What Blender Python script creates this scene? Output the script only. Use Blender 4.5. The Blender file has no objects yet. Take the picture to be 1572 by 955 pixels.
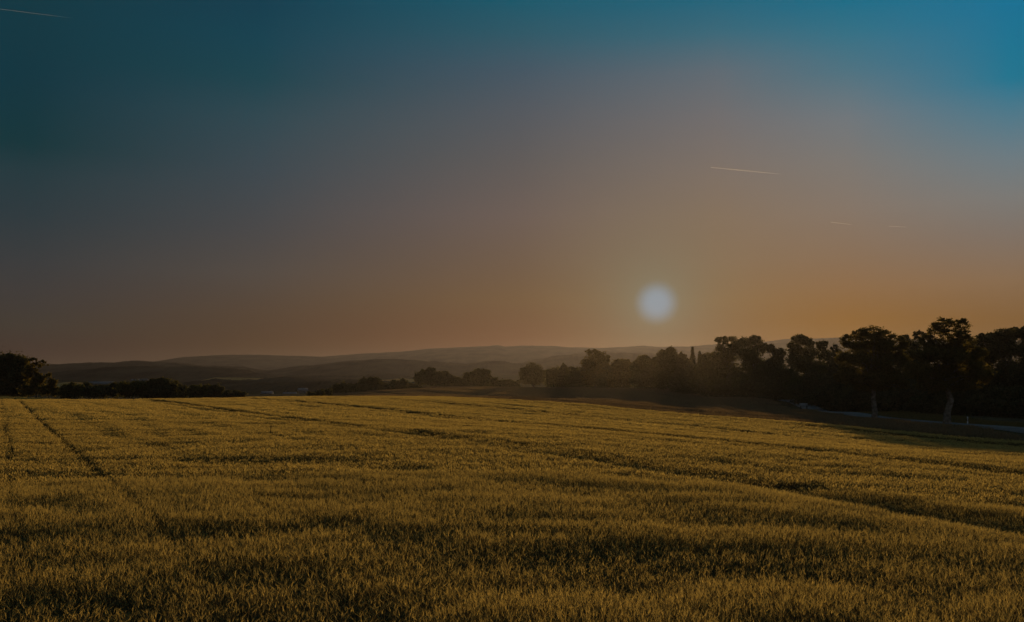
import bpy, math, random
import numpy as np
from mathutils import Vector

sc = bpy.context.scene
COL = sc.collection
R = math.radians
rng = np.random.default_rng(7)
random.seed(7)

# ------------------------------------------------------------------ camera
CAM_H = 2.75
HZ = 590.0                # eye level row of the photograph
FPX = 1361.0              # focal length in photograph pixels (60 degree view)
cam = bpy.data.cameras.new('camera')
cam.sensor_width = 36.0
cam.lens = 36.0 * FPX / 1572.0
cam.shift_y = (HZ - 477.5) / 1572.0
cam.clip_start = 0.1
cam.clip_end = 60000
camo = bpy.data.objects.new('camera', cam)
camo.location = (0, 0, CAM_H)
camo.rotation_euler = (R(90), 0, 0)
COL.objects.link(camo)
sc.camera = camo

# ------------------------------------------------------------------ sky, sun
SUN_DIR = Vector((222.0, FPX, 125.0)).normalized()
SUN_AZ = math.atan2(SUN_DIR.x, SUN_DIR.y)
SUN_EL = math.asin(SUN_DIR.z)

def lin(c):
    out = []
    for v in c:
        v = v / 255.0
        out.append(v / 12.92 if v <= 0.04045 else ((v + 0.055) / 1.055) ** 2.4)
    return tuple(out)

SUN_STRENGTH = 4.0
sun = bpy.data.lights.new('sun', 'SUN')
sun.energy = SUN_STRENGTH
sun.angle = R(0.5)
SUN_COL = (1.0, 0.66, 0.30)
sun.color = SUN_COL
suno = bpy.data.objects.new('sun', sun)
suno.rotation_euler = SUN_DIR.to_track_quat('Z', 'Y').to_euler()
suno.location = SUN_DIR * 300
COL.objects.link(suno)

# evening sky: colour by height above the horizon for six bearings; first number
# is the elevation in degrees
SKY_ROWS = {      # colour seen at a height (row) on six bearings (column) of the view
    50: [(0, (22, 56, 66)), (120, (20, 54, 64)), (220, (24, 54, 59)), (265, (40, 58, 63)), (330, (48, 58, 62)), (400, (60, 60, 60)), (450, (66, 60, 56)), (500, (70, 60, 50)), (540, (74, 58, 46))],
    400: [(0, (18, 62, 78)), (60, (20, 66, 80)), (120, (32, 68, 78)), (180, (50, 72, 80)), (260, (62, 72, 78)), (350, (74, 72, 72)), (420, (84, 74, 66)), (480, (88, 70, 54)), (530, (92, 70, 50))],
    800: [(0, (30, 88, 106)), (50, (48, 88, 102)), (110, (70, 86, 98)), (170, (84, 88, 94)), (250, (96, 90, 88)), (330, (108, 92, 84)), (400, (112, 90, 72)), (460, (118, 90, 62)), (520, (122, 88, 44))],
    1100: [(0, (38, 100, 122)), (50, (60, 104, 120)), (110, (96, 106, 114)), (180, (112, 108, 108)), (260, (124, 110, 100)), (330, (132, 110, 90)), (400, (136, 108, 80)), (460, (138, 104, 66)), (510, (134, 98, 44))],
    1300: [(0, (26, 108, 134)), (50, (54, 112, 132)), (110, (80, 114, 128)), (180, (112, 118, 122)), (250, (124, 118, 112)), (320, (132, 116, 102)), (390, (136, 110, 86)), (440, (140, 106, 72)), (490, (140, 100, 54))],
    1550: [(0, (0, 112, 146)), (60, (8, 114, 144)), (120, (36, 116, 142)), (180, (82, 120, 136)), (240, (108, 122, 128)), (300, (122, 120, 116)), (360, (126, 112, 100)), (430, (134, 106, 78)), (490, (128, 94, 56))],
}
ZENITH = {50: (44, 58, 66), 400: (48, 62, 72), 800: (58, 72, 82), 1100: (64, 80, 90), 1300: (66, 82, 92), 1550: (64, 84, 96)}
# the evening haze (built at the end of this file) lies in front of the sky: what it adds and what it takes away
HZ_TOP, HZ_DENS, HZ_ANI, HZ_COL = 186.0, 0.00013, 0.6, (0.150, 0.145, 0.175)
def haze_in_front(xp_, yp_):
    d = np.array([xp_ - 786.0, FPX, HZ - yp_]); d /= np.linalg.norm(d)
    sd = np.array(SUN_DIR)
    L_ = min((HZ_TOP - CAM_H) / max(d[2], 1e-5), 9300 / d[1])
    t_ = np.linspace(0, L_, 300)
    sp_ = (HZ_TOP - CAM_H - t_ * d[2]) / sd[2]
    ph = (1 - HZ_ANI ** 2) / (4 * math.pi * (1 + HZ_ANI ** 2 - 2 * HZ_ANI * float(d @ sd)) ** 1.5)
    I_ = np.sum(HZ_DENS * np.exp(-HZ_DENS * (t_ + sp_))) * t_[1]
    return SUN_STRENGTH * np.array(SUN_COL) * np.array(HZ_COL) * ph * I_, math.exp(-HZ_DENS * L_)
def behind_haze(c_, xp_, yp_):
    S_, T_ = haze_in_front(xp_, yp_)
    return tuple(np.maximum((np.array(lin(c_)) - S_) / T_, 0.0))
SKY = []
for xc_, rows in SKY_ROWS.items():
    stops = []
    for k_, (yc_, c_) in enumerate(reversed(rows)):
        c_ = behind_haze(c_, xc_, yc_)
        stops.append((math.degrees(math.atan((HZ - yc_) / math.hypot(FPX, xc_ - 786))), tuple(c_)))
    stops.append((40.0, lin(ZENITH[xc_])))
    SKY.append((math.degrees(math.atan2(xc_ - 786, FPX)), stops))
SKY_GAIN = 1.0
world = bpy.data.worlds.new("World")
sc.world = world
world.use_nodes = True
wt = world.node_tree
wt.nodes.clear()
wn, wl = wt.nodes.new, wt.links.new
tc = wn('ShaderNodeTexCoord')
sep = wn('ShaderNodeSeparateXYZ')
wl(tc.outputs['Generated'], sep.inputs[0])

def wmath(op, a, b=None, c=None, clamp=False):
    n = wn('ShaderNodeMath')
    n.operation = op
    n.use_clamp = clamp
    for i, v in enumerate((a, b, c)):
        if v is None:
            continue
        if isinstance(v, (int, float)):
            n.inputs[i].default_value = v
        else:
            wl(v, n.inputs[i])
    return n.outputs[0]

el = wmath('MULTIPLY', wmath('ARCSINE', sep.outputs[2]), 180 / math.pi)
az = wmath('MULTIPLY', wmath('ARCTAN2', sep.outputs[0], sep.outputs[1]), 180 / math.pi)
pos = wmath('DIVIDE', el, 40.0, clamp=True)
cols = []
for a_deg, stops in SKY:
    rp = wn('ShaderNodeValToRGB')
    rp.color_ramp.interpolation = 'LINEAR'
    cr = rp.color_ramp
    while len(cr.elements) < len(stops):
        cr.elements.new(0.5)
    for e_, (p_, c_) in zip(cr.elements, stops):
        e_.position = p_ / 40.0
        e_.color = (*c_, 1)
    wl(pos, rp.inputs[0])
    cols.append((a_deg, rp.outputs[0]))

def wmix(f, a, b, blend='MIX'):
    n = wn('ShaderNodeMix')
    n.data_type = 'RGBA'
    n.blend_type = blend
    for s_, v in ((n.inputs[0], f), (n.inputs[6], a), (n.inputs[7], b)):
        if isinstance(v, (int, float)):
            s_.default_value = v
        elif isinstance(v, tuple):
            s_.default_value = v
        else:
            wl(v, s_)
    return n.outputs[2]

def wrange(v, a, b, c=0.0, d=1.0, mode='LINEAR'):
    n = wn('ShaderNodeMapRange')
    n.interpolation_type = mode
    n.clamp = True
    wl(v, n.inputs[0])
    for i, q in enumerate((a, b, c, d)):
        n.inputs[i + 1].default_value = q
    return n.outputs[0]

cur = cols[0][1]
for (a0, _), (a1, c1) in zip(cols[:-1], cols[1:]):
    cur = wmix(wrange(az, a0, a1), cur, c1)
# behind the viewer both sides run into one unseen sky, set brighter to lift the shade
rear = cols[3][1]         # all round behind the viewer the sky goes on as at its bright right side
cur = wmix(wrange(az, 32, 110, mode='SMOOTHSTEP'), cur, rear)
cur = wmix(wrange(az, -120, -34, 1.0, 0.0, mode='SMOOTHSTEP'), cur, rear)
# the sun's disc, blown out, with its glow
dotn = wn('ShaderNodeVectorMath')
dotn.operation = 'DOT_PRODUCT'
wl(tc.outputs['Generated'], dotn.inputs[0])
dotn.inputs[1].default_value = SUN_DIR
ang = wmath('MULTIPLY', wmath('ARCCOSINE', wmath('MINIMUM', dotn.outputs['Value'], 1.0)), 180 / math.pi)
halo = wmath('POWER', 2.718, wmath('MULTIPLY', ang, -0.33))
cur = wmix(wmath('MULTIPLY', halo, 0.9, clamp=True), cur, (*behind_haze((130, 127, 106), 1008, 430), 1))
disc = wrange(ang, 0.35, 1.6, 1.0, 0.0, 'SMOOTHSTEP')
cur = wmix(disc, cur, (*behind_haze((144, 149, 154), 1008, 465), 1))
sky = wn('ShaderNodeTexSky')
sky.sky_type = 'NISHITA'
sky.sun_disc = False
sky.sun_elevation = SUN_EL
sky.sun_rotation = SUN_AZ
nis = wmix(1.0, sky.outputs[0], (0.0003, 0.0003, 0.0003, 1), 'MULTIPLY')
bg = wn('ShaderNodeBackground')
wl(wmix(1.0, cur, nis, 'ADD'), bg.inputs[0])
bg.inputs[1].default_value = SKY_GAIN
wo = wn('ShaderNodeOutputWorld')
wl(bg.outputs[0], wo.inputs[0])

sc.view_settings.view_transform = 'Standard'
sc.view_settings.look = 'None'
sc.view_settings.exposure = 0.0
sc.view_settings.gamma = 1.0
sc.view_settings.use_curve_mapping = False
sc.cycles.use_denoising = True
sc.cycles.max_bounces = 6
sc.cycles.transparent_max_bounces = 8
sc.cycles.volume_bounces = 0

# ------------------------------------------------------------------ helpers
def tag(o, label=None, cat=None, group=None, kind=None):
    if label: o['label'] = label
    if cat: o['category'] = cat
    if group: o['group'] = group
    if kind: o['kind'] = kind
    return o

def empty(name, loc):
    o = bpy.data.objects.new(name, None)
    o.location = loc
    o.empty_display_size = 0.5
    COL.objects.link(o)
    return o

def mesh_np(name, V, F, mat=None, smooth=False, mats=None, midx=None):
    """V (n,3), F list of (m,k) arrays."""
    V = np.asarray(V, dtype=np.float32)
    if not isinstance(F, (list, tuple)):
        F = [F]
    F = [np.asarray(f, dtype=np.int32) for f in F if len(f)]
    m = bpy.data.meshes.new(name)
    m.vertices.add(len(V))
    m.vertices.foreach_set('co', V.ravel())
    nl = sum(f.size for f in F)
    npoly = sum(len(f) for f in F)
    m.loops.add(nl)
    m.polygons.add(npoly)
    m.loops.foreach_set('vertex_index', np.concatenate([f.ravel() for f in F]))
    tot = np.concatenate([np.full(len(f), f.shape[1], dtype=np.int32) for f in F])
    start = np.concatenate([[0], np.cumsum(tot)[:-1]]).astype(np.int32)
    m.polygons.foreach_set('loop_start', start)
    m.polygons.foreach_set('loop_total', tot)
    for mm in (mats or ([mat] if mat else [])):
        m.materials.append(mm)
    if midx is not None:
        m.polygons.foreach_set('material_index', np.asarray(midx, dtype=np.int32))
    if smooth:
        m.polygons.foreach_set('use_smooth', np.ones(npoly, dtype=bool))
    m.update(calc_edges=True)
    m.validate()
    return m

def obj(name, mesh, parent=None, loc=(0, 0, 0)):
    o = bpy.data.objects.new(name, mesh)
    o.location = loc
    if parent is not None:
        o.parent = parent
    COL.objects.link(o)
    return o

_lat = {}
def vnoise(x, y, scale, seed):
    """smooth value noise in -1..1"""
    if seed not in _lat:
        _lat[seed] = np.random.default_rng(1000 + seed).uniform(-1, 1, (256, 256))
    L = _lat[seed]
    fx, fy = np.asarray(x) / scale, np.asarray(y) / scale
    ix, iy = np.floor(fx).astype(int), np.floor(fy).astype(int)
    u, v = fx - ix, fy - iy
    u, v = u * u * (3 - 2 * u), v * v * (3 - 2 * v)
    a = L[ix % 256, iy % 256]; b = L[(ix + 1) % 256, iy % 256]
    c = L[ix % 256, (iy + 1) % 256]; d = L[(ix + 1) % 256, (iy + 1) % 256]
    return (a * (1 - u) + b * u) * (1 - v) + (c * (1 - u) + d * u) * v

def ray(xp, yp, D):
    """point seen at a place of the photograph, D metres ahead"""
    return ((xp - 786.0) / FPX * D, D, CAM_H - (yp - HZ) / FPX * D)

# ------------------------------------------------------------------ terrain
CROP = 0.37
_ctrl = []
for xw in (-30, -12, 0, 12, 30):
    for yw in (-25, 0, 18, 38):
        _ctrl.append((xw, yw, 0.38 - 0.045 * max(0, xw) if yw > -20 else 0.38))
for xp, yp, D, crop in [
    (0, 608, 150, 1), (-200, 606, 150, 1), (150, 616, 140, 1), (350, 610.5, 138, 1), (500, 608, 134, 1),
    (640, 609, 120, 1), (750, 612, 112, 1), (900, 620, 100, 1), (1000, 629, 90, 1), (1100, 637, 82, 1),
    (1300, 655, 66, 1), (1435, 668, 60, 1), (1650, 690, 50, 1), (300, 618, 90, 1), (60, 613, 110, 1),
    # beyond the brow, to the left: the ground falls away to the valley
    (0, 618, 210, 0), (200, 622, 210, 0), (400, 618, 210, 0), (0, 612, 320, 0), (250, 612, 320, 0), (450, 609, 320, 0),
    # the mound and the far field below the trees
    (500, 611, 190, 0), (640, 611, 165, 0), (630, 600.5, 240, 0), (560, 605, 230, 0), (720, 605.5, 215, 0), (780, 611, 185, 0),
    (640, 595, 330, 0), (760, 595.5, 330, 0), (820, 597.5, 300, 0), (900, 598.5, 280, 0), (1060, 602, 230, 0),
    (850, 613, 170, 0), (950, 616, 155, 0), (1000, 620, 140, 0), (1100, 626, 140, 0), (1170, 614.5, 190, 0),
    # road and forest edge on the right
    (1165, 622, 200, 0), (1250, 630, 150, 0), (1340, 641.5, 108, 0), (1450, 651.5, 88, 0), (1572, 661, 72, 0), (1760, 690, 52, 0),
    (1250, 619.5, 160, 0), (1400, 635, 122, 0), (1572, 644, 105, 0), (1700, 650, 100, 0), (1572, 625, 200, 0), (1300, 612, 260, 0), (1100, 602, 330, 0), (800, 594, 420, 0), (1500, 606, 420, 0),
]:
    px, py, pz = ray(xp, yp, D)
    _ctrl.append((px, py, pz - CROP * crop))
_ctrl = np.array(_ctrl)
_cx, _cy, _cz = _ctrl[:, 0] / 100, _ctrl[:, 1] / 100, _ctrl[:, 2]

def _U(r2):
    return r2 * np.log(np.maximum(r2, 1e-9))
_n = len(_ctrl)
_A = np.zeros((_n + 3, _n + 3))
_A[:_n, :_n] = _U((_cx[:, None] - _cx[None]) ** 2 + (_cy[:, None] - _cy[None]) ** 2) + np.eye(_n) * 0.002
_A[:_n, _n] = 1; _A[:_n, _n + 1] = _cx; _A[:_n, _n + 2] = _cy
_A[_n:, :_n] = _A[:_n, _n:].T
_w = np.linalg.solve(_A, np.concatenate([_cz, np.zeros(3)]))

def terrain(x, y):
    x = np.asarray(x, dtype=float); y = np.asarray(y, dtype=float)
    shp = x.shape
    x, y = x.ravel(), y.ravel()
    r = np.hypot(x, y)
    k = np.minimum(1.0, 460.0 / np.maximum(r, 1e-6))          # clamp far lookups
    xc, yc = x * k / 100, y * k / 100
    z = np.empty(len(x))
    for s in range(0, len(x), 20000):
        e = slice(s, s + 20000)
        K = _U((xc[e, None] - _cx[None]) ** 2 + (yc[e, None] - _cy[None]) ** 2)
        z[e] = K @ _w[:_n] + _w[_n] + _w[_n + 1] * xc[e] + _w[_n + 2] * yc[e]
    z = np.clip(z, -9, 6)
    zback = np.full_like(z, 0.38)
    tb = np.clip((-y - 15) / 60, 0, 1)
    z = z * (1 - tb) + zback * tb
    far = np.interp(r, [0, 420, 600, 800, 1000, 1400, 2500, 9000], [-3, -3, -1, 1.5, 6, 16, 19, 20])
    t = np.clip((r - 340) / 160, 0, 1)
    t = t * t * (3 - 2 * t)
    z = z * (1 - t) + far * t
    return z.reshape(shp)

def tz(x, y):
    return float(terrain(np.array([x]), np.array([y]))[0])

# ------------------------------------------------------------------ materials
def new_mat(name):
    m = bpy.data.materials.new(name)
    m.use_nodes = True
    t = m.node_tree
    t.nodes.clear()
    out = t.nodes.new('ShaderNodeOutputMaterial')
    return m, t, out

def leafy(name, c_dark, c_light, trans=0.4, trans_tint=(1.25, 1.15, 0.5), source='island'):
    """thin leaves and straw: diffuse plus translucent, tone varies leaf by leaf"""
    m, t, out = new_mat(name)
    N, L = t.nodes.new, t.links.new
    if source == 'island':
        g = N('ShaderNodeNewGeometry'); fac = g.outputs['Random Per Island']
    else:
        g = N('ShaderNodeObjectInfo'); fac = g.outputs['Random']
    mx = N('ShaderNodeMix'); mx.data_type = 'RGBA'
    mx.inputs[6].default_value = (*c_dark, 1); mx.inputs[7].default_value = (*c_light, 1)
    L(fac, mx.inputs[0])
    d = N('ShaderNodeBsdfDiffuse'); L(mx.outputs[2], d.inputs[0])
    tm = N('ShaderNodeMix'); tm.data_type = 'RGBA'; tm.blend_type = 'MULTIPLY'; tm.inputs[0].default_value = 1
    L(mx.outputs[2], tm.inputs[6]); tm.inputs[7].default_value = (*trans_tint, 1)
    tr = N('ShaderNodeBsdfTranslucent'); L(tm.outputs[2], tr.inputs[0])
    ms = N('ShaderNodeMixShader'); ms.inputs[0].default_value = trans
    L(d.outputs[0], ms.inputs[1]); L(tr.outputs[0], ms.inputs[2])
    last = ms
    L(last.outputs[0], out.inputs[0])
    return m

def rough(name, c1, c2, scale=1.0, detail=6, bump=0.0, c3=None, rgh=1.0):
    """matt surface mottled by noise in object space"""
    m, t, out = new_mat(name)
    N, L = t.nodes.new, t.links.new
    co = N('ShaderNodeTexCoord')
    nz = N('ShaderNodeTexNoise'); nz.inputs['Scale'].default_value = scale; nz.inputs['Detail'].default_value = detail
    L(co.outputs['Object'], nz.inputs['Vector'])
    rp = N('ShaderNodeValToRGB')
    rp.color_ramp.elements[0].position = 0.35; rp.color_ramp.elements[0].color = (*c1, 1)
    rp.color_ramp.elements[1].position = 0.65; rp.color_ramp.elements[1].color = (*c2, 1)
    if c3:
        e = rp.color_ramp.elements.new(0.5); e.color = (*c3, 1)
    L(nz.outputs[0], rp.inputs[0])
    if rgh >= 1.0:
        b = N('ShaderNodeBsdfDiffuse')
    else:
        b = N('ShaderNodeBsdfPrincipled')
        b.inputs['Roughness'].default_value = rgh
        b.inputs['Specular IOR Level'].default_value = 0.2
    L(rp.outputs[0], b.inputs[0])
    if bump:
        bp = N('ShaderNodeBump'); bp.inputs['Strength'].default_value = bump
        L(nz.outputs[0], bp.inputs['Height']); L(bp.outputs[0], b.inputs['Normal'])
    L(b.outputs[0], out.inputs[0])
    return m

M_soil = rough('soil', (0.055, 0.042, 0.026), (0.10, 0.08, 0.045), 0.6, 8, 0.3)
M_far = rough('far_land', (0.018, 0.022, 0.011), (0.055, 0.048, 0.026), 0.02, 8)
M_wood = rough('wooded_hill', (0.026, 0.021, 0.015), (0.07, 0.054, 0.034), 0.02, 8)
M_bark = rough('bark', (0.085, 0.07, 0.055), (0.21, 0.18, 0.145), 3.0, 8, 0.6)
M_leaf = leafy('leaf_green', (0.055, 0.055, 0.026), (0.11, 0.105, 0.045), 0.40)
M_leaf_warm = leafy('leaf_olive', (0.075, 0.066, 0.03), (0.145, 0.115, 0.045), 0.48)
M_leaf_dark = leafy('leaf_dark', (0.062, 0.058, 0.033), (0.115, 0.105, 0.055), 0.32)
M_needle = leafy('needles', (0.03, 0.036, 0.018), (0.055, 0.06, 0.028), 0.12)
M_ear = leafy('ear_straw', (0.34, 0.28, 0.11), (0.56, 0.455, 0.185), 0.58, (1.2, 1.08, 0.75))
M_stalk = leafy('stalk_straw', (0.095, 0.076, 0.036), (0.22, 0.165, 0.078), 0.42, (1.15, 1.04, 0.7))
M_grass = leafy('verge_grass', (0.10, 0.085, 0.035), (0.24, 0.18, 0.075), 0.35, (1.1, 1.0, 0.6))
M_field2 = leafy('second_crop', (0.15, 0.11, 0.07), (0.29, 0.21, 0.125), 0.35, (1.1, 1.0, 0.7))

# ------------------------------------------------------------------ ground sheet
nr, na = 120, 400
rr = np.concatenate([[0.0], np.geomspace(0.6, 9000, nr)])
aa = np.linspace(0, 2 * np.pi, na, endpoint=False)
RR, AA = np.meshgrid(rr[1:], aa, indexing='ij')
gx, gy = (RR * np.sin(AA)).ravel(), (RR * np.cos(AA)).ravel()
gz = terrain(gx, gy) + np.where(np.hypot(gx, gy) > 450, 2.5 * vnoise(gx, gy, 190, 3), 0)
gV = np.vstack([[[0, 0, tz(0, 0)]], np.stack([gx, gy, gz], 1)])
ii, jj = np.meshgrid(np.arange(nr - 1), np.arange(na), indexing='ij')
q = np.stack([1 + ii * na + jj, 1 + (ii + 1) * na + jj, 1 + (ii + 1) * na + (jj + 1) % na, 1 + ii * na + (jj + 1) % na], -1).reshape(-1, 4)
tri = np.stack([np.zeros(na, int), 1 + np.arange(na), 1 + (np.arange(na) + 1) % na], 1)
rmid = np.concatenate([np.repeat(rr[1:-1], na), np.zeros(na)])
ground = obj('ground', mesh_np('ground', gV, [q[:, ::-1], tri[:, ::-1]], smooth=True, mats=[M_soil, M_far], midx=(rmid > 430).astype(int)))
tag(ground, kind='structure')

# ------------------------------------------------------------------ hills
def hill(prof, D, depth, mat, rough_amp, name='hill', nx=500, ny=20, seed=0, cell=12):
    """a wooded ridge: the outline seen in the photograph, D metres away, as a rounded body of land"""
    xs_p = np.array([p[0] for p in prof], float)
    ys_p = np.array([p[1] for p in prof], float)
    xp = np.linspace(xs_p[0], xs_p[-1], nx)
    top = CAM_H + (HZ - np.interp(xp, xs_p, ys_p)) / FPX * D
    x0 = (xp - 786) / FPX * D
    v = np.linspace(-1, 1, ny)
    X, Vv = np.meshgrid(x0, v)
    Y = D + Vv * depth + vnoise(X, X * 0, depth * 1.2, seed) * depth * 0.15
    base = terrain(X, Y) - 6
    s = np.clip(1 - np.abs(Vv) ** 1.7, 0, 1)
    Z = base + (top[None] - base) * s
    n = vnoise(X, Y, cell, seed + 1) * 0.6 + rng.uniform(-1, 1, X.shape) * 0.5
    Z += n * rough_amp * np.clip(s * 2, 0, 1)
    Vt = np.stack([X, Y, Z], -1).reshape(-1, 3)
    i, j = np.meshgrid(np.arange(ny - 1), np.arange(nx - 1), indexing='ij')
    F = np.stack([i * nx + j, i * nx + j + 1, (i + 1) * nx + j + 1, (i + 1) * nx + j], -1).reshape(-1, 4)
    o = obj(name, mesh_np(name, Vt, F, mat, smooth=rough_amp < 1))
    return tag(o, kind='structure')

hill([(-700, 570), (-100, 562), (60, 557), (100, 560), (200, 562), (265, 555), (300, 549), (350, 546), (400, 545), (450, 546.5), (500, 547.5), (560, 543),
      (620, 540), (660, 536), (700, 534), (750, 532), (765, 530.5), (776, 533), (800, 531.5), (850, 531.5), (870, 533.5), (920, 534), (960, 532),
      (990, 530), (1010, 532), (1060, 531), (1100, 528), (1170, 525), (1200, 521), (1240, 520), (1290, 518.5), (1330, 520), (1450, 524), (1700, 520), (2300, 545)],
     3300, 500, M_wood, 1.0, nx=700, seed=11, cell=60)
hill([(-700, 580), (-200, 566), (0, 564), (60, 563), (100, 560), (130, 558), (175, 557), (182, 559), (190, 556.5), (215, 554.5), (240, 555.5), (262, 557), (285, 559),
      (310, 562.5), (340, 562.5), (375, 563.5), (392, 567), (402, 572), (425, 585), (500, 595)], 1750, 230, M_wood, 2.4, nx=640, seed=21, cell=18)
hill([(300, 600), (360, 584), (402, 572), (430, 567.5), (460, 564), (500, 560), (540, 555.5), (580, 552.5), (610, 552), (650, 554.5), (690, 557), (715, 559.5),
      (735, 556), (760, 553.5), (775, 554), (786, 557.5), (815, 558), (860, 566), (960, 580), (1100, 595)], 1680, 220, M_wood, 2.2, nx=700, seed=31, cell=16)
hill([(700, 590), (780, 562), (812, 553), (835, 550.5), (846, 546), (880, 543.5), (910, 542.5), (950, 541.5), (980, 542.5), (1010, 543.5), (1060, 549), (1120, 552), (1300, 556), (1700, 570)],
     2000, 220, M_wood, 2.4, nx=640, seed=41, cell=18)
hill([(40, 598), (97, 583), (112, 578), (140, 572.5), (165, 567), (200, 564.5), (240, 563.5), (300, 564.5), (350, 565.5), (378, 568), (392, 573), (430, 577),
      (480, 578), (540, 576), (566, 577), (585, 573.5), (612, 575), (632, 579), (700, 588), (800, 596)], 1150, 190, M_wood, 2.0, nx=640, seed=51, cell=12)
M_pale = rough('stubble', (0.34, 0.19, 0.065), (0.42, 0.25, 0.09), 0.03, 6)
hill([(286, 596), (316, 583), (332, 579.5), (365, 579.5), (405, 580.5), (418, 584), (432, 596)], 900, 50, M_pale, 0.15, nx=200, seed=71, cell=30)
hill([(60, 600), (84, 589), (98, 586.5), (118, 587), (135, 589.5), (150, 600)], 600, 40, M_pale, 0.15, nx=200, seed=72, cell=30)
hill([(560, 600), (584, 583.5), (610, 581.5), (648, 582), (668, 600)], 930, 50, M_pale, 0.15, nx=200, seed=73, cell=30)
hill([(-300, 600), (40, 596), (140, 594.5), (180, 592), (250, 591), (290, 590), (318, 584.8), (345, 582.8), (375, 584.2), (402, 583.4), (420, 580.5), (452, 579.5), (470, 582), (500, 583.5), (540, 584), (580, 585.5), (660, 588), (720, 594), (760, 602)], 690, 100, M_wood, 1.7, nx=500, seed=61, cell=9)
hill([(250, 606), (300, 600), (350, 594), (400, 590), (440, 588), (520, 587), (600, 589), (680, 596)], 540, 70, M_wood, 1.5, nx=400, seed=62, cell=8)

# ------------------------------------------------------------------ crops (countless stalks, geometry nodes)
TD = np.array([-0.5, 0.866])                       # run of the sowing rows
def row_u(x, y):
    return x * 0.866 + y * 0.5

class MB:
    def __init__(self):
        self.V, self.T, self.m = [], [], []
    def tri(self, a, b, c, m):
        k = len(self.V)
        self.V += [a, b, c]; self.T.append((k, k + 1, k + 2)); self.m.append(m)
    def quad(self, a, b, c, d, m):
        k = len(self.V)
        self.V += [a, b, c, d]; self.T += [(k, k + 1, k + 2), (k, k + 2, k + 3)]; self.m += [m, m]
    def mesh(self, name, mats):
        return mesh_np(name, np.array(self.V), np.array(self.T), mats=mats, midx=self.m)

def plant(mb, ox, oy, h, ew, el_, awn, leaves, sw):
    """one stalk: stem, ear (two crossed spindles), awns, leaf blades"""
    a = random.uniform(0, 6.283)
    lean = random.uniform(0.01, 0.14)
    dx, dy = math.cos(a), math.sin(a)
    hs = h - el_
    p0 = np.array([ox, oy, 0.0]); p1 = np.array([ox + dx * lean * 0.25, oy + dy * lean * 0.25, hs * 0.6])
    p2 = np.array([ox + dx * lean * 0.7, oy + dy * lean * 0.7, hs])
    nod = random.uniform(0.1, 0.9)
    e = np.array([dx * nod * el_, dy * nod * el_, el_ * math.sqrt(max(0.05, 1 - nod * nod * 0.8))])
    p3 = p2 + e
    b = random.uniform(0, 3.14)
    for k in (0, 1):
        sx = np.array([math.cos(b + k * 1.57), math.sin(b + k * 1.57), 0])
        mb.quad(p2 - sx * ew * 0.2, p2 + e * 0.4 - sx * ew * 0.5, p3, p2 + e * 0.4 + sx * ew * 0.5, 0)
    s = np.array([math.cos(b), math.sin(b), 0]) * sw * 0.5
    mb.quad(p0 - s, p0 + s, p1 + s, p1 - s, 1)
    mb.quad(p1 - s, p1 + s, p2 + s * 0.8, p2 - s * 0.8, 1)
    for k in range(awn):
        f = p2 + e * random.uniform(0.3, 0.9)
        t = f + e / el_ * random.uniform(0.026, 0.056) + np.array([random.uniform(-1, 1), random.uniform(-1, 1), random.uniform(0, 0.6)]) * 0.02
        w = np.array([math.cos(b + k), math.sin(b + k), 0]) * 0.001
        mb.tri(f - w, f + w, t, 0)
    for k in range(leaves):
        z = random.uniform(0.3, 0.85)
        f = p0 * (1 - z) + p2 * z
        q = random.uniform(0, 6.283)
        d = np.array([math.cos(q), math.sin(q), 0]); w = np.array([-d[1], d[0], 0]) * sw * random.uniform(0.7, 1.2)
        mid = f + d * 0.033 + np.array([0, 0, random.uniform(0.015, 0.045)])
        tip = f + d * random.uniform(0.06, 0.105) + np.array([0, 0, random.uniform(-0.03, 0.035)])
        mb.quad(f - w * 0.5, f + w * 0.5, mid + w, mid - w, 1)
        mb.tri(mid - w, mid + w, tip, 1)

def tuft_collection(name, mats, hscale=1.0):
    """ten near tufts, six middle tufts, six far tufts"""
    c = bpy.data.collections.new(name)
    k = 0
    for n_, rad, ew, el_, awn, leaves, sw, cnt in [
        (3, 0.04, 0.0082, 0.052, 5, 2, 0.0045, 10), (8, 0.11, 0.016, 0.062, 0, 2, 0.0085, 6), (24, 0.32, 0.038, 0.09, 0, 1, 0.020, 6)]:
        for v in range(cnt):
            mb = MB()
            for i in range(n_):
                rr_ = rad * math.sqrt(random.random()); a_ = random.uniform(0, 6.283)
                plant(mb, rr_ * math.cos(a_), rr_ * math.sin(a_), CROP * hscale * (1.05 - 0.34 * random.random() ** 1.5), ew, el_, awn, leaves, sw)
            o = bpy.data.objects.new('%s_%02d' % (name, k), mb.mesh('%s_%02d' % (name, k), mats))
            c.objects.link(o)
            k += 1
    return c

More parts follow.
